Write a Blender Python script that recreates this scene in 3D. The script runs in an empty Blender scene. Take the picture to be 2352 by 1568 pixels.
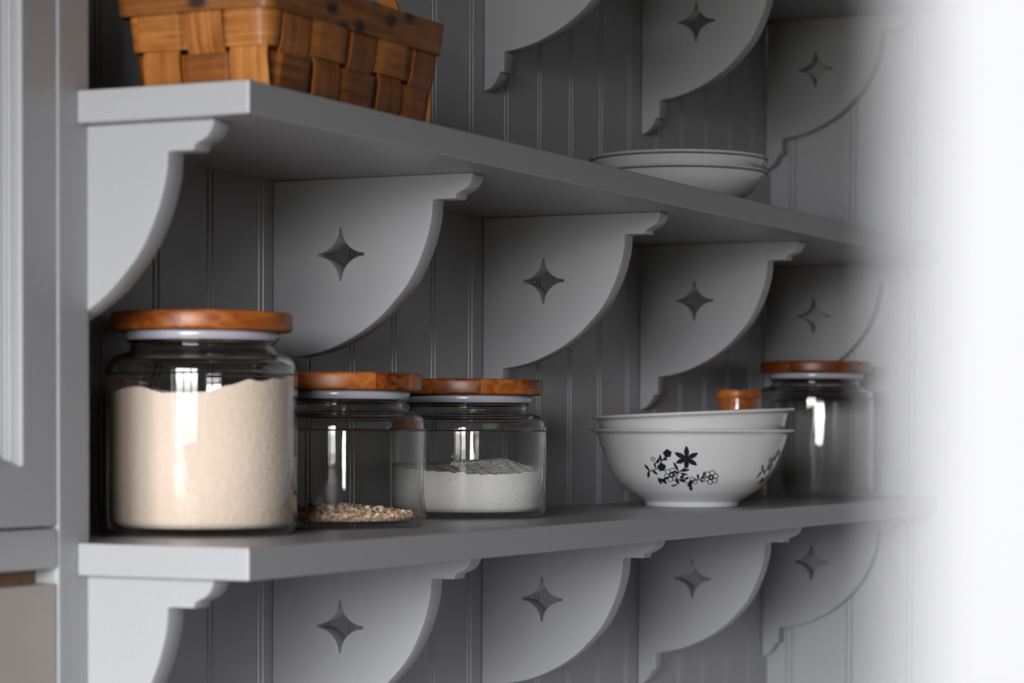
import bpy, bmesh, math, random
from mathutils import Vector, Matrix
random.seed(7)
sc = bpy.context.scene
COL = sc.collection
PI = math.pi

# ------------------------------------------------------------------ layout (metres)
# X runs along the panelled wall, Y into it (wall face at Y = 0), Z up; lower shelf top at Z = 0
SH_T, SH_D, SH_GAP = 0.028, 0.281, 0.3893
WALL_X = 2.047                     # end wall face
CAB_Y, CAB_X = -0.108, 0.0195      # cabinet front plane and its right side
FLOOR_Z, CEIL_Z = -1.40, 1.25
ROOM_X0, ROOM_Y0 = -3.2, -4.4
BR_X = [0.0161, 0.5058, 1.0082, 1.5096, 2.0214]
BR_T = 0.0253

# ------------------------------------------------------------------ helpers
def link(o, parent=None):
    COL.objects.link(o)
    if parent is not None:
        o.parent = parent
    return o

def mesh_obj(name, verts, faces, mat=None, parent=None, smooth=False, uvs=None):
    me = bpy.data.meshes.new(name)
    me.from_pydata([tuple(v) for v in verts], [], faces)
    if uvs:
        lay = me.uv_layers.new(name='UVMap')
        k = 0
        for p in me.polygons:
            for li in p.loop_indices:
                lay.data[li].uv = uvs[k]
                k += 1
    me.validate(); me.update()
    if smooth:
        for p in me.polygons:
            p.use_smooth = True
    if mat:
        me.materials.append(mat)
    return link(bpy.data.objects.new(name, me), parent)

class MB:
    """collects boxes, then links them as one mesh object"""
    def __init__(s):
        s.v, s.f = [], []
    def box(s, x0, x1, y0, y1, z0, z1):
        b = len(s.v)
        s.v += [(x, y, z) for x in (x0, x1) for y in (y0, y1) for z in (z0, z1)]
        s.f += [tuple(b + i for i in q) for q in ((0, 1, 3, 2), (4, 6, 7, 5), (0, 4, 5, 1), (2, 3, 7, 6), (0, 2, 6, 4), (1, 5, 7, 3))]
        return s
    def build(s, name, mat, parent=None, bevel=0.0, seg=2):
        o = mesh_obj(name, s.v, s.f, mat, parent)
        if bevel:
            m = o.modifiers.new('bevel', 'BEVEL'); m.width = bevel; m.segments = seg
            m.limit_method = 'ANGLE'; m.harden_normals = False
        return o

def empty(name, loc, rz=0.0):
    o = bpy.data.objects.new(name, None)
    o.empty_display_size = 0.05
    o.location = loc
    o.rotation_euler = (0, 0, rz)
    return link(o)

def tag(o, label=None, cat=None, group=None, kind=None):
    if label: o['label'] = label
    if cat: o['category'] = cat
    if group: o['group'] = group
    if kind: o['kind'] = kind
    return o

def catmull(pts, n=6, closed=False):
    out = []
    m = len(pts)
    rng = range(m if closed else m - 1)
    for i in rng:
        def P(k):
            return pts[k % m] if closed else pts[max(0, min(m - 1, k))]
        p0, p1, p2, p3 = P(i - 1), P(i), P(i + 1), P(i + 2)
        for j in range(n):
            t = j / n
            out.append(tuple(0.5 * (2 * b + (c - a) * t + (2 * a - 5 * b + 4 * c - d) * t * t + (3 * b - a - 3 * c + d) * t ** 3)
                             for a, b, c, d in zip(p0, p1, p2, p3)))
    if not closed:
        out.append(tuple(pts[-1]))
    return out

def lathe(name, prof, mat, parent=None, seg=96, closed=False, smooth=True):
    """revolve (r, z) points about the object's own Z axis"""
    v, f, rings = [], [], []
    for r, z in prof:
        if r < 1e-6:
            rings.append([len(v)]); v.append((0, 0, z))
        else:
            rings.append(list(range(len(v), len(v) + seg)))
            v += [(r * math.cos(2 * PI * k / seg), r * math.sin(2 * PI * k / seg), z) for k in range(seg)]
    pairs = list(zip(rings[:-1], rings[1:]))
    if closed:
        pairs.append((rings[-1], rings[0]))
    for a, b in pairs:
        for k in range(seg):
            k2 = (k + 1) % seg
            if len(a) == 1 and len(b) == 1:
                continue
            if len(a) == 1:
                f.append((a[0], b[k2], b[k]))
            elif len(b) == 1:
                f.append((a[k], a[k2], b[0]))
            else:
                f.append((a[k], a[k2], b[k2], b[k]))
    o = mesh_obj(name, v, f, mat, parent, smooth)
    bm = bmesh.new(); bm.from_mesh(o.data)
    bmesh.ops.recalc_face_normals(bm, faces=bm.faces)
    bm.to_mesh(o.data); bm.free()
    if smooth:
        m = o.modifiers.new('split', 'EDGE_SPLIT'); m.split_angle = math.radians(50)
    return o

# ------------------------------------------------------------------ materials
def new_mat(name):
    m = bpy.data.materials.new(name); m.use_nodes = True
    nt = m.node_tree; nt.nodes.clear()
    out = nt.nodes.new('ShaderNodeOutputMaterial')
    return m, nt, out

def N(nt, t, **kw):
    n = nt.nodes.new(t)
    for k, v in kw.items():
        setattr(n, k, v)
    return n

def principled(name, col, rough=0.5, bump=None, vary=0.0, spec=0.5, coat=0.0, scale=30.0, metal=0.0):
    m, nt, out = new_mat(name)
    b = N(nt, 'ShaderNodeBsdfPrincipled')
    b.inputs['Roughness'].default_value = rough
    b.inputs['Specular IOR Level'].default_value = spec
    b.inputs['Coat Weight'].default_value = coat
    b.inputs['Metallic'].default_value = metal
    b.inputs['Coat Roughness'].default_value = 0.15
    b.inputs['Base Color'].default_value = (*col, 1)
    if vary or bump:
        tc = N(nt, 'ShaderNodeTexCoord')
        nz = N(nt, 'ShaderNodeTexNoise'); nz.inputs['Scale'].default_value = scale; nz.inputs['Detail'].default_value = 5
        nt.links.new(tc.outputs['Object'], nz.inputs['Vector'])
        if vary:
            mx = N(nt, 'ShaderNodeMix', data_type='RGBA')
            mx.inputs[6].default_value = (*[c * (1 - vary) for c in col], 1)
            mx.inputs[7].default_value = (*[min(1, c * (1 + vary)) for c in col], 1)
            nt.links.new(nz.outputs['Fac'], mx.inputs[0]); nt.links.new(mx.outputs[2], b.inputs['Base Color'])
        if bump:
            bp = N(nt, 'ShaderNodeBump'); bp.inputs['Strength'].default_value = bump[0]; bp.inputs['Distance'].default_value = bump[1]
            nt.links.new(nz.outputs['Fac'], bp.inputs['Height']); nt.links.new(bp.outputs['Normal'], b.inputs['Normal'])
    nt.links.new(b.outputs['BSDF'], out.inputs['Surface'])
    return m

def glass_mat(name, tint=(0.972, 0.970, 0.965)):
    """thin clear glass: light passes, mirror reflection grows towards grazing angles"""
    m, nt, out = new_mat(name)
    tr = N(nt, 'ShaderNodeBsdfTransparent'); tr.inputs['Color'].default_value = (*tint, 1)
    gl = N(nt, 'ShaderNodeBsdfGlossy'); gl.inputs['Roughness'].default_value = 0.03; gl.inputs['Color'].default_value = (1, 1, 1, 1)
    tc = N(nt, 'ShaderNodeTexCoord')
    nz = N(nt, 'ShaderNodeTexNoise'); nz.inputs['Scale'].default_value = 14; nz.inputs['Detail'].default_value = 1
    bp = N(nt, 'ShaderNodeBump'); bp.inputs['Strength'].default_value = 0.12; bp.inputs['Distance'].default_value = 0.004
    nt.links.new(tc.outputs['Object'], nz.inputs['Vector']); nt.links.new(nz.outputs['Fac'], bp.inputs['Height'])
    nt.links.new(bp.outputs['Normal'], gl.inputs['Normal'])
    lw = N(nt, 'ShaderNodeLayerWeight'); lw.inputs['Blend'].default_value = 0.5
    pw = N(nt, 'ShaderNodeMath', operation='POWER'); pw.inputs[1].default_value = 3.4
    ma = N(nt, 'ShaderNodeMath', operation='MULTIPLY_ADD'); ma.inputs[1].default_value = 0.75; ma.inputs[2].default_value = 0.035
    mx = N(nt, 'ShaderNodeMixShader')
    nt.links.new(lw.outputs['Facing'], pw.inputs[0]); nt.links.new(pw.outputs[0], ma.inputs[0])
    nt.links.new(ma.outputs[0], mx.inputs['Fac'])
    nt.links.new(tr.outputs[0], mx.inputs[1]); nt.links.new(gl.outputs[0], mx.inputs[2])
    nt.links.new(mx.outputs[0], out.inputs['Surface'])
    return m

def lid_wood(name, seed, dark=1.0):
    """glued acacia staves: strips of different brown with wavy grain"""
    m, nt, out = new_mat(name)
    b = N(nt, 'ShaderNodeBsdfPrincipled'); b.inputs['Roughness'].default_value = 0.38; b.inputs['Specular IOR Level'].default_value = 0.4
    tc = N(nt, 'ShaderNodeTexCoord')
    mp = N(nt, 'ShaderNodeMapping'); mp.inputs['Rotation'].default_value = (0, 0, seed * 1.3 + 0.5); mp.inputs['Location'].default_value = (seed * 0.37, seed * 0.11, seed * 0.2)
    nt.links.new(tc.outputs['Object'], mp.inputs['Vector'])
    sx = N(nt, 'ShaderNodeSeparateXYZ'); nt.links.new(mp.outputs[0], sx.inputs[0])
    dv = N(nt, 'ShaderNodeMath', operation='MULTIPLY'); dv.inputs[1].default_value = 24.0; nt.links.new(sx.outputs['X'], dv.inputs[0])
    fl = N(nt, 'ShaderNodeMath', operation='FLOOR'); nt.links.new(dv.outputs[0], fl.inputs[0])
    wn = N(nt, 'ShaderNodeTexWhiteNoise', noise_dimensions='1D'); nt.links.new(fl.outputs[0], wn.inputs['W'])
    mp2 = N(nt, 'ShaderNodeMapping'); mp2.inputs['Scale'].default_value = (75, 16, 90)
    cb = N(nt, 'ShaderNodeCombineXYZ'); nt.links.new(wn.outputs['Value'], cb.inputs[1])
    ad = N(nt, 'ShaderNodeVectorMath', operation='ADD'); nt.links.new(mp.outputs[0], ad.inputs[0]); nt.links.new(cb.outputs[0], ad.inputs[1])
    nt.links.new(ad.outputs[0], mp2.inputs['Vector'])
    nz = N(nt, 'ShaderNodeTexNoise'); nz.inputs['Scale'].default_value = 1.0; nz.inputs['Detail'].default_value = 4; nz.inputs['Distortion'].default_value = 1.2
    nt.links.new(mp2.outputs[0], nz.inputs['Vector'])
    mm = N(nt, 'ShaderNodeMath', operation='MULTIPLY_ADD'); mm.inputs[1].default_value = 0.42; nt.links.new(wn.outputs['Value'], mm.inputs[0])
    m3 = N(nt, 'ShaderNodeMath', operation='MULTIPLY'); m3.inputs[1].default_value = 0.95; nt.links.new(nz.outputs['Fac'], m3.inputs[0])
    nt.links.new(m3.outputs[0], mm.inputs[2])
    cr = N(nt, 'ShaderNodeValToRGB')
    e = cr.color_ramp.elements
    e[0].position = 0.30; e[0].color = (0.060 * dark, 0.011 * dark, 0.002 * dark, 1)
    e[1].position = 0.95; e[1].color = (0.40 * dark, 0.125 * dark, 0.022 * dark, 1)
    k = e.new(0.62); k.color = (0.22 * dark, 0.052 * dark, 0.008 * dark, 1)
    nt.links.new(mm.outputs[0], cr.inputs[0]); nt.links.new(cr.outputs[0], b.inputs['Base Color'])
    nt.links.new(b.outputs[0], out.inputs['Surface'])
    return m

def splint_wood(name, base=1.0, knots=False):
    """thin pine splint: grain along U of the strip, each strip its own tone"""
    m, nt, out = new_mat(name)
    b = N(nt, 'ShaderNodeBsdfPrincipled'); b.inputs['Roughness'].default_value = 0.45; b.inputs['Specular IOR Level'].default_value = 0.35
    uv = N(nt, 'ShaderNodeUVMap'); uv.uv_map = 'UVMap'
    geo = N(nt, 'ShaderNodeNewGeometry')
    rn = N(nt, 'ShaderNodeMath', operation='MULTIPLY'); rn.inputs[1].default_value = 37.0; nt.links.new(geo.outputs['Random Per Island'], rn.inputs[0])
    cb = N(nt, 'ShaderNodeCombineXYZ'); nt.links.new(rn.outputs[0], cb.inputs[2])
    ad = N(nt, 'ShaderNodeVectorMath', operation='ADD'); nt.links.new(uv.outputs[0], ad.inputs[0]); nt.links.new(cb.outputs[0], ad.inputs[1])
    mp = N(nt, 'ShaderNodeMapping'); mp.inputs['Scale'].default_value = (9, 220, 1); nt.links.new(ad.outputs[0], mp.inputs[0])
    nz = N(nt, 'ShaderNodeTexNoise'); nz.inputs['Scale'].default_value = 1; nz.inputs['Detail'].default_value = 4; nz.inputs['Distortion'].default_value = 0.5
    nt.links.new(mp.outputs[0], nz.inputs['Vector'])
    mp2 = N(nt, 'ShaderNodeMapping'); mp2.inputs['Scale'].default_value = (28, 40, 1); nt.links.new(ad.outputs[0], mp2.inputs[0])
    n2 = N(nt, 'ShaderNodeTexNoise'); n2.inputs['Scale'].default_value = 1; n2.inputs['Detail'].default_value = 2; nt.links.new(mp2.outputs[0], n2.inputs['Vector'])
    a1 = N(nt, 'ShaderNodeMath', operation='MULTIPLY'); a1.inputs[1].default_value = 0.5; nt.links.new(nz.outputs['Fac'], a1.inputs[0])
    a2 = N(nt, 'ShaderNodeMath', operation='MULTIPLY_ADD'); a2.inputs[1].default_value = 0.35; nt.links.new(n2.outputs['Fac'], a2.inputs[0]); nt.links.new(a1.outputs[0], a2.inputs[2])
    a3 = N(nt, 'ShaderNodeMath', operation='MULTIPLY_ADD'); a3.inputs[1].default_value = 0.30; nt.links.new(geo.outputs['Random Per Island'], a3.inputs[0]); nt.links.new(a2.outputs[0], a3.inputs[2])
    cr = N(nt, 'ShaderNodeValToRGB'); e = cr.color_ramp.elements
    e[0].position = 0.28; e[0].color = (0.055 * base, 0.012 * base, 0.002 * base, 1)
    e[1].position = 0.82; e[1].color = (0.54 * base, 0.225 * base, 0.055 * base, 1)
    k = e.new(0.54); k.color = (0.26 * base, 0.080 * base, 0.011 * base, 1)
    nt.links.new(a3.outputs[0], cr.inputs[0])
    col = cr.outputs[0]
    if knots:
        mp3 = N(nt, 'ShaderNodeMapping'); mp3.inputs['Scale'].default_value = (17, 30, 1); mp3.inputs['Location'].default_value = (0.3, 0.2, 0); nt.links.new(uv.outputs[0], mp3.inputs[0])
        vo = N(nt, 'ShaderNodeTexVoronoi', voronoi_dimensions='2D'); vo.inputs['Scale'].default_value = 1.0; nt.links.new(mp3.outputs[0], vo.inputs['Vector'])
        kr = N(nt, 'ShaderNodeValToRGB'); kr.color_ramp.elements[0].position = 0.10; kr.color_ramp.elements[0].color = (1, 1, 1, 1); kr.color_ramp.elements[1].position = 0.24; kr.color_ramp.elements[1].color = (0, 0, 0, 1)
        nt.links.new(vo.outputs['Distance'], kr.inputs[0])
        mx = N(nt, 'ShaderNodeMix', data_type='RGBA'); nt.links.new(kr.outputs[0], mx.inputs[0]); nt.links.new(col, mx.inputs[6]); mx.inputs[7].default_value = (0.03, 0.009, 0.003, 1)
        col = mx.outputs[2]
    nt.links.new(col, b.inputs['Base Color'])
    nt.links.new(b.outputs[0], out.inputs['Surface'])
    return m

PAINT = principled('grey_paint', (0.330, 0.332, 0.340), 0.34, bump=(0.04, 0.001), vary=0.03, spec=0.5, scale=180)
PLASTER = principled('room_plaster', (0.09, 0.084, 0.076), 0.9, vary=0.03, scale=6)
FLOORM = principled('floor_boards', (0.10, 0.07, 0.045), 0.5, vary=0.25, scale=9)
TRIMW = principled('white_trim_paint', (0.118, 0.118, 0.119), 0.6, vary=0.01)
BOUNCE_TOP = principled('pale_bounce_top', (0.80, 0.80, 0.83), 0.4, vary=0.04, scale=25)  # pale so the added counter throws more light upwards
GLASS = glass_mat('clear_glass')
def solid_glass(name):
    m, nt, out = new_mat(name)
    g = N(nt, 'ShaderNodeBsdfGlass'); g.inputs['IOR'].default_value = 1.45; g.inputs['Roughness'].default_value = 0.0; g.inputs['Color'].default_value = (.97, .97, .965, 1)
    nt.links.new(g.outputs[0], out.inputs[0])
    return m
THICK = solid_glass('thick_neck_glass')
SEAL = principled('frosted_seal', (0.37, 0.365, 0.42), 0.22, spec=0.5, coat=0.5)
PORC = principled('white_porcelain', (0.55, 0.55, 0.55), 0.12, spec=0.6, coat=0.4)
INK = principled('black_print', (0.012, 0.012, 0.014), 0.25)
GREYLINE = principled('grey_rim_print', (0.16, 0.16, 0.165), 0.25)
FLOUR = principled('wholemeal_flour', (0.82, 0.68, 0.56), 0.95, bump=(0.5, 0.002), vary=0.07, spec=0.1, scale=160)
SUGAR = principled('white_sugar', (0.95, 0.945, 0.92), 0.55, bump=(1.0, 0.0015), vary=0.10, spec=0.5, scale=900)
TAN = principled('tan_grain', (0.42, 0.30, 0.20), 0.9, vary=0.2, scale=300)
GREIGE = principled('greige_drawer_wood', (0.37, 0.335, 0.30), 0.55, vary=0.12, scale=14)
BOARDW = principled('brown_board_edge', (0.20, 0.105, 0.055), 0.6, vary=0.25, scale=40)
BASKETW = splint_wood('pine_splint', 1.0)
RIMW = splint_wood('pine_rim_band', 0.62, knots=True)

# ------------------------------------------------------------------ the room
def struct(o):
    o['kind'] = 'structure'; return o

def groove_profile(a0, a1, grooves):
    """depth profile of beaded boards along one axis: pairs of fine grooves with a bead between"""
    pts = [(a0, 0.0)]
    for g in sorted(grooves):
        if not (a0 + 0.01 < g < a1 - 0.01): continue
        for c in (-0.0045, 0.0045):
            pts += [(g + c - 0.0016, 0.0), (g + c - 0.0004, 0.0024), (g + c + 0.0004, 0.0024), (g + c + 0.0016, 0.0)]
            if c < 0:
                pts += [(g - 0.0012, 0.0004 - 0.0004), (g + 0.0012, 0.0)]
    pts.append((a1, 0.0))
    return pts

GX = [0.5799 + 0.0984 * k for k in range(-20, 20)]
pr = groove_profile(ROOM_X0, WALL_X + 0.06, [g for g in GX if g < WALL_X - 0.01])
v = [(x, d, z) for x, d in pr for z in (FLOOR_Z, CEIL_Z)]
n = len(pr)
f = [(2 * i, 2 * i + 2, 2 * i + 3, 2 * i + 1) for i in range(n - 1)]
b0 = len(v)
v += [(ROOM_X0, 0.08, FLOOR_Z), (ROOM_X0, 0.08, CEIL_Z), (WALL_X + 0.06, 0.08, FLOOR_Z), (WALL_X + 0.06, 0.08, CEIL_Z)]
f += [(b0, b0 + 1, b0 + 3, b0 + 2)]
struct(mesh_obj('wall_back', v, f, PAINT))
pr = groove_profile(ROOM_Y0, 0.0, [-0.0375 - 0.1003 * k for k in range(0, 32)])
v = [(WALL_X + d, y, z) for y, d in pr for z in (FLOOR_Z, CEIL_Z)]
n = len(pr)
f = [(2 * i + 1, 2 * i + 3, 2 * i + 2, 2 * i) for i in range(n - 1)]
b0 = len(v)
v += [(WALL_X + 0.05, y, z) for y in (ROOM_Y0, 0.0) for z in (FLOOR_Z, CEIL_Z)]
f += [(b0, b0 + 1, b0 + 3, b0 + 2)]
struct(mesh_obj('wall_right', v, f, PAINT))
struct(MB().box(ROOM_X0, WALL_X + .05, ROOM_Y0, 0.08, FLOOR_Z - .05, FLOOR_Z).build('floor', FLOORM))
struct(MB().box(ROOM_X0, WALL_X + .05, ROOM_Y0, 0.08, CEIL_Z, CEIL_Z + .05).build('ceiling', PLASTER))
struct(MB().box(ROOM_X0 - .1, WALL_X + .05, ROOM_Y0 - .08, ROOM_Y0, FLOOR_Z, CEIL_Z).build('wall_front', PLASTER))
# window wall far behind the camera, with one tall opening
WINDOWS = [(-1.90, -0.15)]
WZ0, WZ1 = -0.50, 0.93
m = MB(); edge = 0.08
for a, b_ in WINDOWS:
    m.box(ROOM_X0 - .1, ROOM_X0, b_, edge, FLOOR_Z, CEIL_Z)
    m.box(ROOM_X0 - .1, ROOM_X0, a, b_, FLOOR_Z, WZ0).box(ROOM_X0 - .1, ROOM_X0, a, b_, WZ1, CEIL_Z)
    edge = a
m.box(ROOM_X0 - .1, ROOM_X0, ROOM_Y0, edge, FLOOR_Z, CEIL_Z)
struct(m.build('wall_left', PLASTER))
fw = 0.06
for k, (a, b_) in enumerate(WINDOWS):
    m = MB()
    m.box(ROOM_X0 - .07, ROOM_X0 - .02, a, a + fw, WZ0, WZ1).box(ROOM_X0 - .07, ROOM_X0 - .02, b_ - fw, b_, WZ0, WZ1)
    m.box(ROOM_X0 - .07, ROOM_X0 - .02, a + fw, b_ - fw, WZ0, WZ0 + fw).box(ROOM_X0 - .07, ROOM_X0 - .02, a + fw, b_ - fw, WZ1 - fw, WZ1)
    for q in ((1, 2) if k == 0 else (1,)):
        yc = a + (b_ - a) * q / (3 if k == 0 else 2)
        m.box(ROOM_X0 - .07, ROOM_X0 - .02, yc - .04, yc + .04, WZ0 + fw, WZ1 - fw)
    struct(m.build('window_%d' % (k + 1), TRIMW))
# painted door post right beside the lens
struct(MB().box(-1.578, -1.478, -1.425, -1.3240, FLOOR_Z + .0005, CEIL_Z - .0005).build('trim_1', TRIMW, bevel=.002))

# unseen counter and base units, added to bounce light up at the shelves
CT_Z = -0.56
m = MB().box(ROOM_X0 + .0005, WALL_X - .0005, -0.62, -0.0005, CT_Z - .03, CT_Z).box(ROOM_X0 + .0005, WALL_X - .0005, -0.58, -0.0005, FLOOR_Z + .0005, CT_Z - .03)
struct(m.build('bounce_worktop', BOUNCE_TOP))

# ------------------------------------------------------------------ shelves
def shelf(z_top, label):
    t = z_top - SH_T
    xe = WALL_X - 0.0004
    out = [(0.0, -SH_D), (xe, -SH_D), (xe, -0.0004), (CAB_X + .0004, -0.0004), (CAB_X + .0004, CAB_Y - .0004), (0.0, CAB_Y - .0004)]
    n = len(out)
    v = [(x, y, t) for x, y in out] + [(x, y, z_top) for x, y in out]
    f = [tuple(range(n - 1, -1, -1)), tuple(range(n, 2 * n))] + [(i, (i + 1) % n, n + (i + 1) % n, n + i) for i in range(n)]
    o = mesh_obj('wall_shelf', v, f, PAINT)
    mo = o.modifiers.new('bevel', 'BEVEL'); mo.width = .0013; mo.segments = 2; mo.limit_method = 'ANGLE'
    tag(o, label, 'shelf', 'long grey wall shelves')
    return o
shelf(0.0, 'long grey wooden shelf that carries the glass jars and the flower-printed bowl')
shelf(SH_GAP, 'long grey wooden shelf that carries the woven basket and the two plain white dishes')
shelf(2 * SH_GAP - .001, 'highest grey shelf, only its underside glimpsed above the topmost star brackets')

# ------------------------------------------------------------------ brackets (sawn board, scrolled outline, star cut-out)
ARC = [(.1898, .0266), (.1888, .0420), (.1857, .0566), (.1804, .0738), (.1712, .0945), (.1600, .1128), (.1455, .1290),
       (.1300, .1440), (.1105, .1578), (.0905, .1685), (.0680, .1776), (.0470, .1830), (.0285, .1856)]
def bracket_outline():
    p = [(0.0, 0.0), (.2358, 0.0), (.2357, .0028), (.2347, .0065), (.2328, .0104), (.2296, .0142), (.2251, .0171), (.2201, .0191), (.2175, .0204)]
    p += [(.2164, .0222), (.2164, .0246), (.2155, .0255)]
    p += [(.1925, .0256), (.1903, .0262)]
    p += catmull(ARC, 4)
    p += [(.0274, .1866), (.0273, .2096), (.0262, .2101), (.0222, .2103), (.0207, .2113)]
    p += catmull([(.0204, .2125), (.0193, .2156), (.0167, .2203), (.0123, .2259), (.0079, .2294), (.0035, .2314), (0.0, .2318)], 2)
    return p
def star_outline(cx=.0812, cy=.0792, hx=.0282, hy=.0275):
    q = []
    for s in range(4):
        for k in range(11):
            a = PI / 2 * k / 10
            # one concave quarter between two arms; arms end blunt
            x, y = 1.0 - .95 * math.cos(a), 1.0 - .95 * math.sin(a)
            x, y = (x, y)
            if s == 0: q.append((x, y))
            elif s == 1: q.append((y, -x))
            elif s == 2: q.append((-x, -y))
            else: q.append((-y, x))
    # order: start at top arm going to the right
    seq = []
    for s in range(4):
        seq += q[s * 11:(s + 1) * 11]
    return [(cx + hx * x, cy + hy * y) for x, y in seq]
def make_bracket_mesh(star=True):
    cu = bpy.data.curves.new('bracket_outline', 'CURVE'); cu.dimensions = '2D'; cu.fill_mode = 'BOTH'
    for pts in ((bracket_outline(), star_outline()) if star else (bracket_outline(),)):
        sp = cu.splines.new('POLY'); sp.points.add(len(pts) - 1); sp.use_cyclic_u = True
        for k, (d, h) in enumerate(pts):
            sp.points[k].co = (d, -h, 0, 1)
    bev = .0009
    cu.extrude = BR_T / 2 - bev; cu.bevel_depth = bev; cu.bevel_resolution = 1; cu.offset = -bev
    o = bpy.data.objects.new('tmp', cu); COL.objects.link(o)
    dg = bpy.context.evaluated_depsgraph_get()
    me = bpy.data.meshes.new_from_object(o.evaluated_get(dg))
    bpy.data.objects.remove(o); bpy.data.curves.remove(cu)
    # (d, -h, t) -> X = t, Y = -d, Z = -h
    me.transform(Matrix(((0, 0, 1, BR_T / 2), (-1, 0, 0, -.0005), (0, 1, 0, -.0003), (0, 0, 0, 1))))
    me.materials.clear(); me.materials.append(PAINT)
    me.name = 'shelf_bracket'
    return me
BME = make_bracket_mesh()
BME_END = make_bracket_mesh(False)
def bracket(k, z_under, label, group):
    o = link(bpy.data.objects.new('shelf_bracket', BME_END if k == 0 else BME))
    o.location = (BR_X[k], 0, z_under)
    tag(o, label, 'bracket', group)
ZA, ZB, ZC = -SH_T, SH_GAP - SH_T, 2 * SH_GAP - .001 - SH_T
gB, gA, gC = 'star brackets under the middle shelf', 'star brackets under the lower shelf', 'star brackets under the top shelf'
bracket(0, ZB, 'bright curved bracket end touching the cabinet, just above the tall flour jar', gB)
bracket(1, ZB, 'largest fully seen star bracket, its foot hidden behind the flour jar lid', gB)
bracket(2, ZB, 'grey star bracket rising directly behind the sugar jar lid', gB)
bracket(3, ZB, 'grey star bracket directly above the stacked flower-printed bowls', gB)
bracket(4, ZB, 'dim star bracket against the end wall, above the empty glass jar', gB)
bracket(0, ZA, 'brightest curved bracket, below the shelf corner under the flour jar', gA)
bracket(1, ZA, 'star bracket below the lower shelf, beneath the oat and flour jars', gA)
bracket(2, ZA, 'star bracket below the lower shelf, beneath the sugar jar', gA)
bracket(3, ZA, 'star bracket below the lower shelf, beneath the flower-printed bowl', gA)
bracket(4, ZA, 'star bracket below the lower shelf, flat against the bright end wall', gA)
bracket(2, ZC, 'bracket cut off by the upper picture edge, right of the woven basket, star unseen', gC)
bracket(3, ZC, 'dim star bracket high above the two plain white dishes', gC)
bracket(4, ZC, 'dim star bracket on the end wall right above the white dishes, shadow tracing its curve', gC)

# ------------------------------------------------------------------ cabinet at the left
cab = empty('wall_cabinet', (-0.4, CAB_Y, -.56))
tag(cab, 'tall grey panelled cabinet standing at the left end of the shelves', 'cabinet')
IX, IY, IZ = 0.4, -CAB_Y, .56
def cbox(m, x0, x1, y0, y1, z0, z1):
    m.box(x0 + IX, x1 + IX, y0 + IY, y1 + IY, z0 + IZ, z1 + IZ); return m
FX = -0.0274           # inner edge of the face frame stile
m = MB(); yb = -0.0006; yf = CAB_Y
cbox(m, FX, CAB_X, yf, yb, CT_Z + .0005, CEIL_Z - .0005)                    # right stile and side
cbox(m, -0.9, FX, yf, yf + .022, -.0205, .0140)                                 # rail between door and drawer
cbox(m, -0.9, FX, yf, yf + .022, CT_Z + .0005, CT_Z + .05)
cbox(m, -0.9, FX, yf, yf + .022, 1.05, CEIL_Z - .0005)
cbox(m, -0.95, -0.9, yf, yb, CT_Z + .0005, CEIL_Z - .0005)
cbox(m, -0.9, FX, -.02, yb, CT_Z + .0005, CEIL_Z - .0005)                   # back board
m.build('case', PAINT, cab, bevel=.0028, seg=4)
# inset door: stile/rail frame with stepped moulding around a sunk panel
d0 = yf + .0009
x1, x0, z0, z1 = FX - .0014, -0.86, .0162, 1.048
dr = MB()
cbox(dr, -.0762, x1, d0, d0 + .02, z0, z1); cbox(dr, x0, x0 + .0445, d0, d0 + .02, z0, z1)
cbox(dr, x0 + .0445, -.0762, d0, d0 + .02, z0, .0676); cbox(dr, x0 + .0445, -.0762, d0, d0 + .02, .996, z1)
door = dr.build('door', PAINT, cab)
mo = MB()
steps = [(0.0, .0060, .0016), (.0016, .0085, .0022), (.0038, .0128, .0016), (.0054, .0162, .0030)]
xr, xl, zb, zt = -.0762, x0 + .0445, .0676, .996
for off, dep, wd in steps:
    y0 = d0 + dep
    a, b_, c, d_ = xr - off, xl + off, zb + off, zt - off
    cbox(mo, a - wd, a, y0, d0 + .026, c, d_); cbox(mo, b_, b_ + wd, y0, d0 + .026, c, d_)
    cbox(mo, b_ + wd, a - wd, y0, d0 + .026, c, c + wd); cbox(mo, b_ + wd, a - wd, y0, d0 + .026, d_ - wd, d_)
mo.build('moulding', PAINT, door)
cbox(MB(), xl + .0084, xr - .0084, d0 + .022, d0 + .027, zb + .0084, zt - .0084).build('panel', PAINT, door)
cbox(MB(), -.86, FX - .0003, yf + .0235, yf + .040, -.20, -.0212).build('drawer_box', BOARDW, cab, bevel=.0012)['label'] = 'brown bare wood inside the drawer gap'
cbox(MB(), -.86, FX - .0016, yf + .0009, yf + .022, CT_Z + .052, -.0335).build('drawer_front', GREIGE, cab, bevel=.0012)['label'] = 'greige drawer front'

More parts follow.
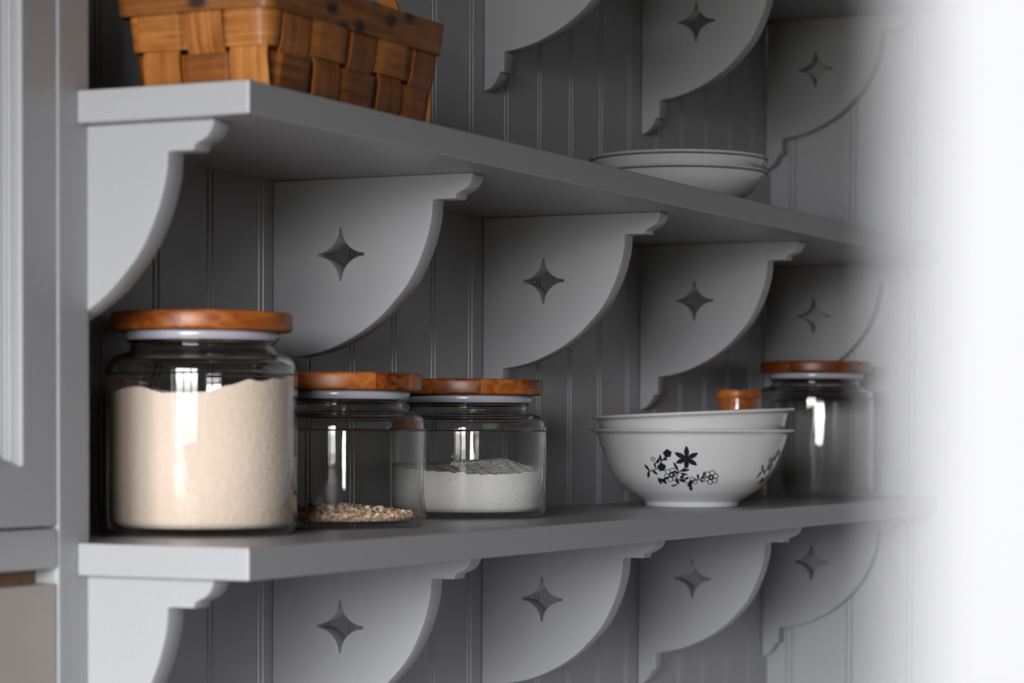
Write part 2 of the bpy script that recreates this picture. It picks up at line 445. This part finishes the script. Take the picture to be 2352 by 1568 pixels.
# ------------------------------------------------------------------ lidded glass jars
R_BODY = .0898
def jar_profile(dz):
    """walls and base: outside up, then inside down"""
    return [(0, 0), (.0795, 0), (.0845, .0012), (.0880, .0048), (R_BODY, .0105), (R_BODY, .0975 + dz), (R_BODY - .0030, .0975 + dz),
            (R_BODY - .0030, .0125), (.0845, .0078), (.0800, .0062), (0, .0058)]
def neck_profile(dz):
    o = [(R_BODY, .0978), (.0893, .1045), (.0868, .1104), (.0825, .1146), (.0770, .1172), (.0715, .1192), (.0683, .1214), (.0670, .1240), (.0674, .1262),
         (.0692, .1278), (.0708, .1290), (.0708, .1297)]
    i = [(.0660, .1297), (.0640, .1285), (.0636, .1240), (.0652, .1190), (.0700, .1152), (.0765, .1130), (.0812, .1105), (.0842, .1070), (.0860, .1022), (R_BODY - .0030, .0978)]
    o = catmull(o, 3); i = catmull(i, 3)
    return [(r, z + dz) for r, z in o + i]
def jar(x, y, dz, seed, label, dark=1.0):
    r = empty('glass_jar', (x, y, .0004), 0.0)
    tag(r, label, 'jar', 'glass jars with wooden lids')
    lathe('glass_body', jar_profile(dz), GLASS, r, 128)
    nk = lathe('neck', neck_profile(dz), THICK, r, 128, closed=True)
    nk.modifiers.clear()
    a, b_ = .1386 + dz, .1562 + dz
    lid = lathe('lid', [(0, a), (.0832, a), (.0848, a + .0012), (.0852, a + .0030), (.0852, b_ - .0030), (.0846, b_ - .0008), (.0830, b_), (0, b_)], lid_wood('acacia_lid', seed, dark), r, 96)
    lathe('seal', [(.0600, a - .0002), (.0715, a - .0002), (.0727, a - .0012), (.0730, a - .0040), (.0724, a - .0070), (.0710, a - .0087), (.0600, a - .0087)], SEAL, lid, 96, closed=True)
    return r
VIEW_R = Vector((.4326, -.9016))          # along the picture's horizontal at the jars: used only to shape the contents' slopes
def heap(name, x, y, rad, z0, hfun, mat, label, cat, jitter=.0, rings=26, seg=128):
    """solid filling of a jar: flat bottom, round side, uneven top"""
    vs, fs = [], []
    rnd = random.Random(hash(name) % 1000 if False else len(name))
    def top(px, py, k):
        return hfun(px, py) + rnd.uniform(-jitter, jitter)
    vs.append((0, 0, top(0, 0, 0)))
    for i in range(1, rings + 1):
        rr = rad * i / rings
        for k in range(seg):
            a = 2 * PI * k / seg
            px, py = rr * math.cos(a), rr * math.sin(a)
            vs.append((px, py, top(px, py, k)))
    for k in range(seg):
        fs.append((0, 1 + k, 1 + (k + 1) % seg))
    for i in range(rings - 1):
        a0, a1 = 1 + i * seg, 1 + (i + 1) * seg
        for k in range(seg):
            k2 = (k + 1) % seg
            fs.append((a0 + k, a1 + k, a1 + k2, a0 + k2))
    last = 1 + (rings - 1) * seg
    c0 = len(vs)
    for fr in (.5, 1.0):
        for k in range(seg):
            p = vs[last + k]
            vs.append((p[0], p[1], p[2] * (1 - fr) + (z0 + .0065) * fr))
    c1 = len(vs)
    for k in range(seg):
        p = vs[last + k]
        vs.append((p[0] * .90, p[1] * .90, z0))
    for A, B in ((last, c0), (c0, c0 + seg), (c0 + seg, c1)):
        for k in range(seg):
            k2 = (k + 1) % seg
            fs.append((A + k, B + k, B + k2, A + k2))
    fs.append(tuple(c1 + k for k in range(seg - 1, -1, -1)))
    o = mesh_obj(name, vs, fs, mat, None, True)
    o.location = (x, y, .0004)
    tag(o, label, cat, kind='stuff')
    mo = o.modifiers.new('split', 'EDGE_SPLIT'); mo.split_angle = math.radians(55)
    return o
def interp(u, pts):
    for (a, ya), (b, yb) in zip(pts[:-1], pts[1:]):
        if u <= b:
            t = max(0, min(1, (u - a) / (b - a))); t = t * t * (3 - 2 * t)
            return ya + (yb - ya) * t
    return pts[-1][1]
J1, J2, J3, J4 = (.2202, -.0943), (.4655, -.1037), (.7831, -.0930), (1.925, -.120)
jar(*J1, .0515, 1, 'tall glass jar with wooden lid, nearly full of beige flour', 1.05)
jar(*J2, 0.0, 2, 'short glass jar with wooden lid, a thin layer of oats at its bottom', 1.15)
jar(*J3, 0.0, 3, 'short glass jar with wooden lid, about one third full of white sugar', .85)
jar(*J4, .0500, 4, 'tall empty glass jar with reddish wooden lid, farthest along the lower shelf', .72)
def flour_h(px, py):
    u = (px * VIEW_R.x + py * VIEW_R.y) / .0865
    h = interp(u, [(-1, .1330), (-.62, .1372), (-.45, .1345), (-.2, .1315), (.12, .1312), (.35, .1370), (.6, .1440), (.72, .1432), (1, .1475)])
    return h + .0012 * math.sin(px * 210 + 1) * math.sin(py * 170)
heap('flour', *J1, .0862, .0070, flour_h, FLOUR, 'beige wholemeal flour with a wavy top, filling the tallest near jar', 'flour', jitter=.0003)
def sugar_h(px, py):
    u = (px * VIEW_R.x + py * VIEW_R.y) / .0865
    w = (px * VIEW_R.y * -1 + py * VIEW_R.x) / .0865        # towards the wall
    e = interp(u, [(-1, .056), (-.4, .0530), (.1, .0505), (.5, .0500), (1, .051)])
    bk = interp(u, [(-1, .060), (-.4, .0600), (.2, .0640), (.45, .0655), (.8, .058), (1, .053)])
    t = max(0, min(1, (w + .95) / 1.3)); t = t * t * (3 - 2 * t)
    return e + (bk - e) * t + .0010 * math.sin(px * 260) * math.sin(py * 310 + 2)
heap('sugar', *J3, .0862, .0070, sugar_h, SUGAR, 'white sugar heaped in the short jar beside the oats', 'sugar', jitter=.0007, rings=40, seg=180)

def oats():
    rnd = random.Random(11)
    vs, fs = [], []
    def flake(c, a, b_, th, M):
        base = len(vs); n = 7
        ring = [(a * math.cos(2 * PI * k / n), b_ * math.sin(2 * PI * k / n)) for k in range(n)]
        pts = [Vector((x, y, th * rnd.uniform(-.4, .4))) for x, y in ring]
        pts += [Vector((x * .62, y * .62, th)) for x, y in ring] + [Vector((x * .62, y * .62, -th)) for x, y in ring]
        for p in pts:
            q = M @ p
            X, Y, Z = q.x + c[0], q.y + c[1], q.z + c[2]
            rr = math.hypot(X, Y); lim = .0850
            if rr > lim: X, Y, rr = X * lim / rr, Y * lim / rr, lim
            vs.append((X, Y, max(.0068 if rr < .079 else .0068 + (rr - .079) * .75, Z)))
        for k in range(n):
            k2 = (k + 1) % n
            fs.append((base + k, base + k2, base + n + k2, base + n + k))
            fs.append((base + k2, base + k, base + 2 * n + k, base + 2 * n + k2))
        fs.append(tuple(base + n + k for k in range(n))); fs.append(tuple(base + 2 * n + k for k in range(n - 1, -1, -1)))
    def hgt(rr, a):
        return .0125 + .0062 * (1 - (rr / .084) ** 2) + .0015 * math.sin(3 * a + 1) + .0010 * math.sin(7 * a)
    for k in range(2100):
        if k < 900:
            rr = .084 * math.sqrt(rnd.random())
            a = rnd.random() * 2 * PI; z = hgt(rr, a) + rnd.uniform(-.002, .001)
        else:
            rr = rnd.uniform(.0765, .0818); a = rnd.random() * 2 * PI; z = rnd.uniform(.0085, hgt(rr, a))
        rr = min(rr, .0818)
        M = Matrix.Rotation(rnd.random() * 6.28, 3, 'Z') @ Matrix.Rotation(rnd.uniform(-1.3, 1.3), 3, 'X') @ Matrix.Rotation(rnd.random() * 6.28, 3, 'Z')
        flake((rr * math.cos(a), rr * math.sin(a), z), rnd.uniform(.0028, .0040), rnd.uniform(.0022, .0030), rnd.uniform(.0005, .0009), M)
    # bed underneath
    base = len(vs); seg = 48
    for rr, z in ((.076, .0068), (.079, .0105), (.06, .014)):
        vs.extend((rr * math.cos(2 * PI * k / seg), rr * math.sin(2 * PI * k / seg), z) for k in range(seg))
    for i in range(2):
        for k in range(seg):
            k2 = (k + 1) % seg
            fs.append((base + i * seg + k, base + i * seg + k2, base + (i + 1) * seg + k2, base + (i + 1) * seg + k))
    fs.append(tuple(base + 2 * seg + k for k in range(seg))); fs.append(tuple(base + k for k in range(seg - 1, -1, -1)))
    m, nt, out = new_mat('oat_flakes')
    b = N(nt, 'ShaderNodeBsdfPrincipled'); b.inputs['Roughness'].default_value = .8
    geo = N(nt, 'ShaderNodeNewGeometry'); cr = N(nt, 'ShaderNodeValToRGB'); e = cr.color_ramp.elements
    e[0].color = (.26, .13, .06, 1); e[1].color = (.95, .80, .63, 1); k = e.new(.4); k.color = (.66, .46, .30, 1)
    nt.links.new(geo.outputs['Random Per Island'], cr.inputs[0]); nt.links.new(cr.outputs[0], b.inputs['Base Color']); nt.links.new(b.outputs[0], out.inputs[0])
    o = mesh_obj('oats', vs, fs, m)
    o.location = (J2[0], J2[1], .0004)
    tag(o, 'tan rolled oats covering the bottom of the second jar', 'oats', kind='stuff')
oats()

# small stoppered jar behind the bowls
sj = empty('spice_jar', (1.700, -.078, .0004))
tag(sj, 'small glass jar with amber wooden stopper peeping over the stacked bowls', 'jar')
lathe('glass_body', [(0, 0), (.036, 0), (.041, .003), (.0425, .008), (.0425, .098), (.040, .108), (.036, .116), (.0335, .121), (.0335, .142), (.035, .144), (.035, .147), (.0318, .147), (.0316, .121), (.032, .1145), (.038, .107), (.0405, .097), (.0405, .009), (.036, .005), (0, .005)], GLASS, sj, 64)
st = lid_wood('amber_stopper', 5, 1.5)
lathe('stopper', [(0, .1474), (.0330, .1474), (.0338, .1484), (.0338, .1580), (.0330, .1595), (0, .1595)], st, sj, 64)
lathe('stopper_plug', [(0, .1235), (.0308, .1235), (.0313, .1245), (.0313, .1472), (0, .1472)], st, sj, 64)
heap('grain', 1.700, -.078, .0400, .0058, lambda a, b: .034 + .003 * math.sin(a * 90), TAN, 'tan grain in the small stoppered jar behind the bowls', 'grain', jitter=.0004, rings=10, seg=48)

# ------------------------------------------------------------------ flower-printed bowls
BOWL_OUT = [(.0590, 0.0), (.0600, .0010), (.0608, .0060), (.0612, .0068), (.0700, .0125), (.0830, .0205), (.0975, .0335), (.1065, .0478), (.1135, .0647), (.1190, .0814), (.1222, .0925), (.1250, .0962), (.1296, .0978), (.1314, .0996)]
def bowl_mesh_profile():
    o = catmull(BOWL_OUT[3:], 4)
    prof = [(0, .0035), (.050, .0035), (.0545, .0), (.0590, 0.0), (.0600, .0010), (.0608, .0060)] + o
    prof += [(.1316, .1012), (.1300, .1020), (.1268, .1002), (.1220, .0955)]
    inner = [(r - .0030, z + .0012) for r, z in BOWL_OUT[4:10]]
    prof += list(reversed(inner)) + [(.05, .0105), (0, .0095)]
    return prof
BOWL_FINE = catmull(BOWL_OUT[3:], 4)
def out_r(z):
    p = BOWL_FINE
    for (a, za), (b, zb) in zip(p[:-1], p[1:]):
        if z <= zb and zb > za:
            return a + (b - a) * (z - za) / (zb - za)
    return p[-1][0]
BP = bowl_mesh_profile()
BOWL = (1.309, -.1600)
def bowl(loc, label, tilt=(0, 0)):
    r = empty('serving_bowl', loc)
    r.rotation_euler = (tilt[0], tilt[1], 0)
    tag(r, label, 'bowl', 'stacked flower-printed bowls')
    r.scale = (1.02, 1.02, 1.0)
    lathe('bowl_body', BP, PORC, r, 128)
    return r
bw = bowl((*BOWL, .0004), 'white porcelain bowl with black flower print, bottom of the stack on the shelf')
b2 = bowl((BOWL[0] + .0020, BOWL[1] - .0042, .0228), 'plain-looking white bowl sitting slightly tilted inside the flower-printed bowl')
b2.rotation_euler = Matrix.Rotation(math.radians(2.6), 3, Vector((-.9011, -.4322, 0))).to_euler()

def floral(parent, ang0, name='floral_print'):
    """print on the bowl's outside; shapes drawn in millimetres: s around the wall, z up it"""
    vs, fs = [], []
    def put(poly):
        base = len(vs)
        for s, z in poly:
            z = max(.012, min(.09, z)); rr = out_r(z) + .0006
            a = ang0 + math.asin(max(-1, min(1, s / rr)))
            vs.append((rr * math.cos(a), rr * math.sin(a), z))
        fs.append(tuple(range(base, base + len(poly))))
    def leaf(x, y, L, w, deg):
        c, s = math.cos(math.radians(deg)), math.sin(math.radians(deg))
        up = [(t, w * math.sin(PI * t) ** .8) for t in (0, .15, .35, .55, .75, .9, 1)]
        dn = [(t, -h) for t, h in reversed(up[1:-1])]
        put([(x + (t * L) * c - h * s, y + (t * L) * s + h * c) for t, h in up + dn])
    def stem(pts, w):
        for (xa, ya), (xb, yb) in zip(pts[:-1], pts[1:]):
            L = math.hypot(xb - xa, yb - ya) or 1; nx, ny = -(yb - ya) / L * w, (xb - xa) / L * w
            put([(xa + nx, ya + ny), (xa - nx, ya - ny), (xb - nx, yb - ny), (xb + nx, yb + ny)])
    def ring(x, y, r, w):
        n = 14
        for k in range(n):
            a, b = 2 * PI * k / n, 2 * PI * (k + 1) / n
            put([(x + (r - w) * math.cos(a), y + (r - w) * math.sin(a)), (x + (r + w) * math.cos(a), y + (r + w) * math.sin(a)),
                 (x + (r + w) * math.cos(b), y + (r + w) * math.sin(b)), (x + (r - w) * math.cos(b), y + (r - w) * math.sin(b))])
    U = .000129
    def P(x, y):                      # from the drawing's grid to millimetres on the wall
        return ((x - 1180) * U, .0986 + (389 - y) * U * .97)
    # big six-petalled flower
    cx, cy = P(1128, 668)
    for dg, L in ((92, 130), (28, 125), (-32, 120), (-92, 100), (-158, 115), (153, 135)):
        leaf(cx, cy, L * U, 25 * U, dg)
    # stem from it and its leaves
    stem([P(1125, 740), P(1095, 775), P(1040, 815), P(990, 840)], 6 * U)
    for x, y, L, w, dg in ((1050, 800, 110, 14, 118), (1065, 795, 95, 14, 10), (1060, 815, 85, 11, -12), (1040, 810, 60, 10, 170)):
        leaf(*P(x, y), L * U, w * U, dg)
    # left spray
    stem([P(735, 740), P(770, 800), P(845, 770), P(880, 700), P(935, 640)], 5 * U)
    for x, y, L, w, dg in ((770, 800, 90, 12, 128), (760, 790, 80, 14, -95), (790, 785, 75, 13, -40), (830, 770, 60, 10, 110), (850, 720, 60, 12, 85),
                           (880, 700, 75, 13, 100), (890, 690, 60, 13, 40), (905, 680, 40, 10, 10), (820, 730, 60, 9, 60)):
        leaf(*P(x, y), L * U, w * U, dg)
    for x, y in ((940, 615), (885, 755)):
        for dg in (20, 95, 170, 245, 310):
            leaf(*P(x, y), 45 * U, 24 * U, dg)
    ring(*P(800, 675), 18 * U, 4 * U)
    # lower spray
    for x, y, L, w, dg in ((850, 860, 80, 16, -65), (870, 870, 90, 16, -40), (900, 880, 70, 14, 20), (900, 870, 60, 13, -60), (1020, 870, 70, 15, -60), (1050, 880, 70, 15, -20),
                           (1060, 870, 60, 14, 40), (1090, 860, 55, 14, -80), (1110, 880, 50, 12, 30), (1150, 940, 60, 20, 60), (1130, 935, 55, 18, -10), (1160, 945, 55, 18, -70),
                           (1000, 945, 40, 10, 20), (1010, 950, 34, 9, 170), (1240, 880, 60, 11, 95), (1265, 880, 65, 11, 55), (1290, 850, 55, 10, 80), (1250, 885, 55, 10, -20)):
        leaf(*P(x, y), L * U, w * U, dg)
    for (x, y) in ((980, 835), (1365, 858)):
        ring(*P(x, y), 20 * U, 9 * U)
        for k in range(6):
            a = k * PI / 3 + .3
            px, py = P(x, y)
            ring(px + 46 * U * math.cos(a), py + 46 * U * math.sin(a), 24 * U, 4 * U)
    for (x, y) in ((1185, 880), (1210, 900), (1095, 880)):
        ring(*P(x, y), 24 * U, 4 * U)
    stem([P(990, 850), P(1060, 890), P(1150, 920), P(1240, 880), P(1330, 860)], 4 * U)
    o = mesh_obj(name, vs, fs, INK, parent)
    o['label'] = 'black printed flower sprig'
    return o
CAMP = Vector((-1.8202, -1.3979, .0986))
base_ang = math.atan2(CAMP.y - BOWL[1], CAMP.x - BOWL[0])
floral(bw, base_ang)
floral(bw, base_ang + math.radians(86))

# ------------------------------------------------------------------ plain dishes on the middle shelf
DISH_OUT = [(.058, 0), (.060, .0008), (.061, .0040), (.074, .0090), (.092, .0190), (.1045, .0300), (.1120, .0405), (.1148, .0450), (.1172, .0475)]
def dish(z, label):
    r = empty('shallow_dish', (1.300, -.142, z))
    tag(r, label, 'dish', 'white dishes stacked on the middle shelf')
    prof = [(0, .003), (.052, .003), (.055, 0)] + catmull(DISH_OUT, 4) + [(.1180, .0484), (.1172, .0494), (.1142, .0488)]
    prof += [(rr - .004, zz + .002) for rr, zz in reversed(DISH_OUT[3:8])] + [(.055, .008), (0, .0075)]
    lathe('dish_body', prof, PORC, r, 128)
    lathe('rim_line', [(.1147, .0444), (.1166, .0466), (.1170, .0464), (.1151, .0442)], GREYLINE, r, 128, closed=True)['label'] = 'thin grey line under the rim'
    return r
dish(SH_GAP + .0004, 'lower of two white grey-lined dishes, resting directly on the shelf board')
dish(SH_GAP + .0178, 'upper of two white grey-lined dishes, nested inside the other')

# ------------------------------------------------------------------ woven splint basket
bk = empty('woven_basket', (.25, -.17, SH_GAP + .0004))
tag(bk, 'woven brown wood-splint basket standing on the shelf at the picture top', 'basket')
Z0, Z1 = .004, .082
def rect_at(z):
    t = z / Z1
    return (.103 - .014 * t - .25, .397 + .011 * t - .25, -.236 - .010 * t + .17, -.104 + .010 * t + .17)   # x0, x1, y0, y1
def strip_mesh(paths, mat, name, parent):
    """paths: list of (list of (centre, width_dir, normal), half_width, thickness, closed)"""
    vs, fs, uvs = [], [], []
    for path, hw, th, closed in paths:
        base = len(vs); n = len(path); L = 0; acc = [0]
        for a, b in zip(path[:-1], path[1:]):
            L += (b[0] - a[0]).length; acc.append(L)
        if closed: acc.append(L + (path[0][0] - path[-1][0]).length)
        for c, w, nn in path:
            for sw, sn in ((-1, -1), (1, -1), (1, 1), (-1, 1)):
                vs.append(tuple(c + w * (sw * hw) + nn * (sn * th / 2)))
        ring = [(0, -hw), (1, hw), (2, hw), (3, -hw)]
        m_ = n if closed else n - 1
        for i in range(m_):
            j = (i + 1) % n
            for k in range(4):
                k2 = (k + 1) % 4
                fs.append((base + 4 * i + k, base + 4 * j + k, base + 4 * j + k2, base + 4 * i + k2))
                u0, u1 = acc[i], acc[i + 1]
                v0, v1 = ring[k][1], ring[k2][1]
                uvs += [(u0, v0), (u1, v0), (u1, v1), (u0, v1)]
        if not closed:
            for i in (0, n - 1):
                q = (0, 1, 2, 3) if i == 0 else (3, 2, 1, 0)
                fs.append(tuple(base + 4 * i + k for k in q)); uvs += [(acc[i], ring[k][1]) for k in q]
    o = mesh_obj(name, vs, fs, mat, parent, False, uvs)
    return o
UP = []        # uprights: (side, position, over in the first row)
left = [(-.132, 0), (-.179, 1), (-.222, 0)]
front = [(.139, 1), (.198, 0), (.258, 1), (.317, 0), (.377, 1)]
for y, o_ in left: UP.append(('L', y + .17, o_))
for x, o_ in front: UP.append(('F', x - .25, o_))
for y, o_ in reversed(left): UP.append(('R', y + .17, o_))
for x, o_ in reversed(front): UP.append(('B', x - .25, o_))
AMP = .0022
paths = []
for side, q, over in UP:
    path = []
    for k in range(19):
        z = Z0 + (Z1 - Z0) * k / 18
        x0, x1, y0, y1 = rect_at(z)
        ph = math.cos(PI * (z - .061) / .0375) * (1 if over else -1) * AMP
        ph = max(-AMP, min(AMP, ph * 1.8))
        ph = ph if z < .079 else -AMP * .5
        if side == 'L': c, nn, w = Vector((x0, q, z)), Vector((-1, 0, -.15)), Vector((0, 1, 0))
        elif side == 'R': c, nn, w = Vector((x1, q, z)), Vector((1, 0, -.15)), Vector((0, -1, 0))
        elif side == 'F': c, nn, w = Vector((q * (1 + .03 * z / Z1), y0, z)), Vector((0, -1, -.12)), Vector((-1, 0, 0))
        else: c, nn, w = Vector((q * (1 + .03 * z / Z1), y1, z)), Vector((0, 1, -.12)), Vector((1, 0, 0))
        nn.normalize()
        path.append((c + nn * ph, w, nn))
    hw = .019 if side in 'LR' else .0225
    paths.append((path, hw, .0013, False))
# wefts: two rings that pass the other way
def ring_path(z, grow, wave, rc=.014, row=0):
    x0, x1, y0, y1 = rect_at(z)
    x0 -= grow; x1 += grow; y0 -= grow; y1 += grow
    pts = []
    def seg(a, b, nn, n):
        for i in range(n):
            pts.append((a + (b - a) * (i / n), nn.copy()))
    def corner(cx, cy, a0):
        for i in range(6):
            a = a0 + PI / 2 * i / 6
            pts.append((Vector((cx + rc * math.cos(a), cy + rc * math.sin(a), z)), Vector((math.cos(a), math.sin(a), 0))))
    seg(Vector((x0, y1 - rc, z)), Vector((x0, y0 + rc, z)), Vector((-1, 0, 0)), 36); corner(x0 + rc, y0 + rc, PI)
    seg(Vector((x0 + rc, y0, z)), Vector((x1 - rc, y0, z)), Vector((0, -1, 0)), 72); corner(x1 - rc, y0 + rc, 1.5 * PI)
    seg(Vector((x1, y0 + rc, z)), Vector((x1, y1 - rc, z)), Vector((1, 0, 0)), 36); corner(x1 - rc, y1 - rc, 0)
    seg(Vector((x1 - rc, y1, z)), Vector((x0 + rc, y1, z)), Vector((0, 1, 0)), 72); corner(x0 + rc, y1 - rc, PI / 2)
    out = []
    for c, nn in pts:
        off = 0
        if wave:
            best, ov = 9, 0
            for side, q, over in UP:
                p = {'L': (x0, q), 'R': (x1, q), 'F': (q, y0), 'B': (q, y1)}[side]
                d = math.hypot(c.x - p[0], c.y - p[1])
                if d < best: best, ov = d, over
            s = 1 if ((ov == 1) == (row == 0)) else -1
            off = -s * AMP * max(0, min(1, 1.6 * math.cos(min(best / .033, 1) * PI / 2)))
        tilt = Vector((nn.x, nn.y, -.14)).normalized()
        wd = Vector((nn.x * .14, nn.y * .14, 1)).normalized()
        out.append((c + tilt * off, wd, tilt))
    return out
wefts = [(ring_path(.061, 0, True, row=0), .0165, .0014, True), (ring_path(.0235, 0, True, row=1), .0168, .0014, True)]
strip_mesh(paths + wefts, BASKETW, 'woven_body', bk)
rim = [(ring_path(.0905, .0040, False, .012), .0150, .0034, True)]
strip_mesh(rim, RIMW, 'rim', bk)['label'] = 'darker knotty rim band'
strip_mesh([(ring_path(.0905, -.0042, False, .010), .0140, .0030, True)], BASKETW, 'inner_rim', bk)
xb0, xb1, yb0, yb1 = rect_at(0.004)
MB().box(xb0 + .004, xb1 - .004, yb0 + .004, yb1 - .004, .0002, .0028).build('base', BASKETW, bk)
for sgn in (-1, 1):
    path = []
    for k in range(25):
        a = PI * k / 24
        x = (rect_at(.09)[1] if sgn > 0 else rect_at(.09)[0]) - sgn * .0005
        c = Vector((x, -.034 * math.cos(a), .085 + .060 * math.sin(a)))
        nn = Vector((0, -math.cos(a) * 60, math.sin(a) * 34)).normalized()
        path.append((c, Vector((1, 0, 0)), nn))
    strip_mesh([(path, .0022, .0140, False)], BASKETW, 'handle', bk)

# ------------------------------------------------------------------ camera
cd = bpy.data.cameras.new('camera'); cam = link(bpy.data.objects.new('camera', cd))
Rm = ((0.43259881, -0.90157612, 0.00433247), (0.02875427, 0.01859964, 0.99941345), (0.90112789, 0.43222049, -0.03397034))
r_, u_, f_ = [Vector(q) for q in Rm]
cam.matrix_world = Matrix(((r_.x, u_.x, -f_.x, CAMP.x), (r_.y, u_.y, -f_.y, CAMP.y), (r_.z, u_.z, -f_.z, CAMP.z), (0, 0, 0, 1)))
cd.sensor_fit = 'HORIZONTAL'; cd.sensor_width = 36.0
cd.lens = 5846.45 * 36.0 / 2352.0
cd.shift_y = 404.0 / 2352.0
cd.clip_start = .01; cd.clip_end = 50
cd.dof.use_dof = True; cd.dof.focus_distance = 2.90; cd.dof.aperture_fstop = cd.lens / 15.0
sc.camera = cam

# ------------------------------------------------------------------ light: daylight through the window opening
for a, b_ in WINDOWS:
    ld = bpy.data.lights.new('window_portal', 'AREA'); ld.shape = 'RECTANGLE'
    ld.size, ld.size_y = WZ1 - WZ0, b_ - a
    ld.cycles.is_portal = True
    lo = link(bpy.data.objects.new('window_portal', ld))
    lo.location = (ROOM_X0 - .09, (a + b_) / 2, (WZ0 + WZ1) / 2)
    lo.rotation_euler = (0, -PI / 2, 0)
SKY, GROUND = 52.0, 10.0
w = bpy.data.worlds.new('world'); sc.world = w; w.use_nodes = True
nt = w.node_tree
bg = nt.nodes['Background']; bg.inputs[1].default_value = 1.0
tc = N(nt, 'ShaderNodeTexCoord'); sx = N(nt, 'ShaderNodeSeparateXYZ'); nt.links.new(tc.outputs['Generated'], sx.inputs[0])
cr = N(nt, 'ShaderNodeMapRange', interpolation_type='SMOOTHSTEP'); cr.inputs['From Min'].default_value = -.03; cr.inputs['From Max'].default_value = .06
nt.links.new(sx.outputs['Z'], cr.inputs['Value'])
mx = N(nt, 'ShaderNodeMix', data_type='RGBA'); nt.links.new(cr.outputs['Result'], mx.inputs[0])
mx.inputs[6].default_value = (GROUND, GROUND * .99, GROUND * .93, 1)
mx.inputs[7].default_value = (SKY * .965, SKY * .97, SKY, 1)
nt.links.new(mx.outputs[2], bg.inputs[0])

sc.view_settings.view_transform = 'Standard'; sc.view_settings.look = 'None'
sc.view_settings.exposure = 0.0; sc.view_settings.gamma = 1.0; sc.view_settings.use_curve_mapping = False
cy = sc.cycles
cy.transparent_max_bounces = 32; cy.max_bounces = 16; cy.transmission_bounces = 14; cy.diffuse_bounces = 5; cy.glossy_bounces = 5
cy.caustics_reflective = False; cy.caustics_refractive = False
cy.use_denoising = True
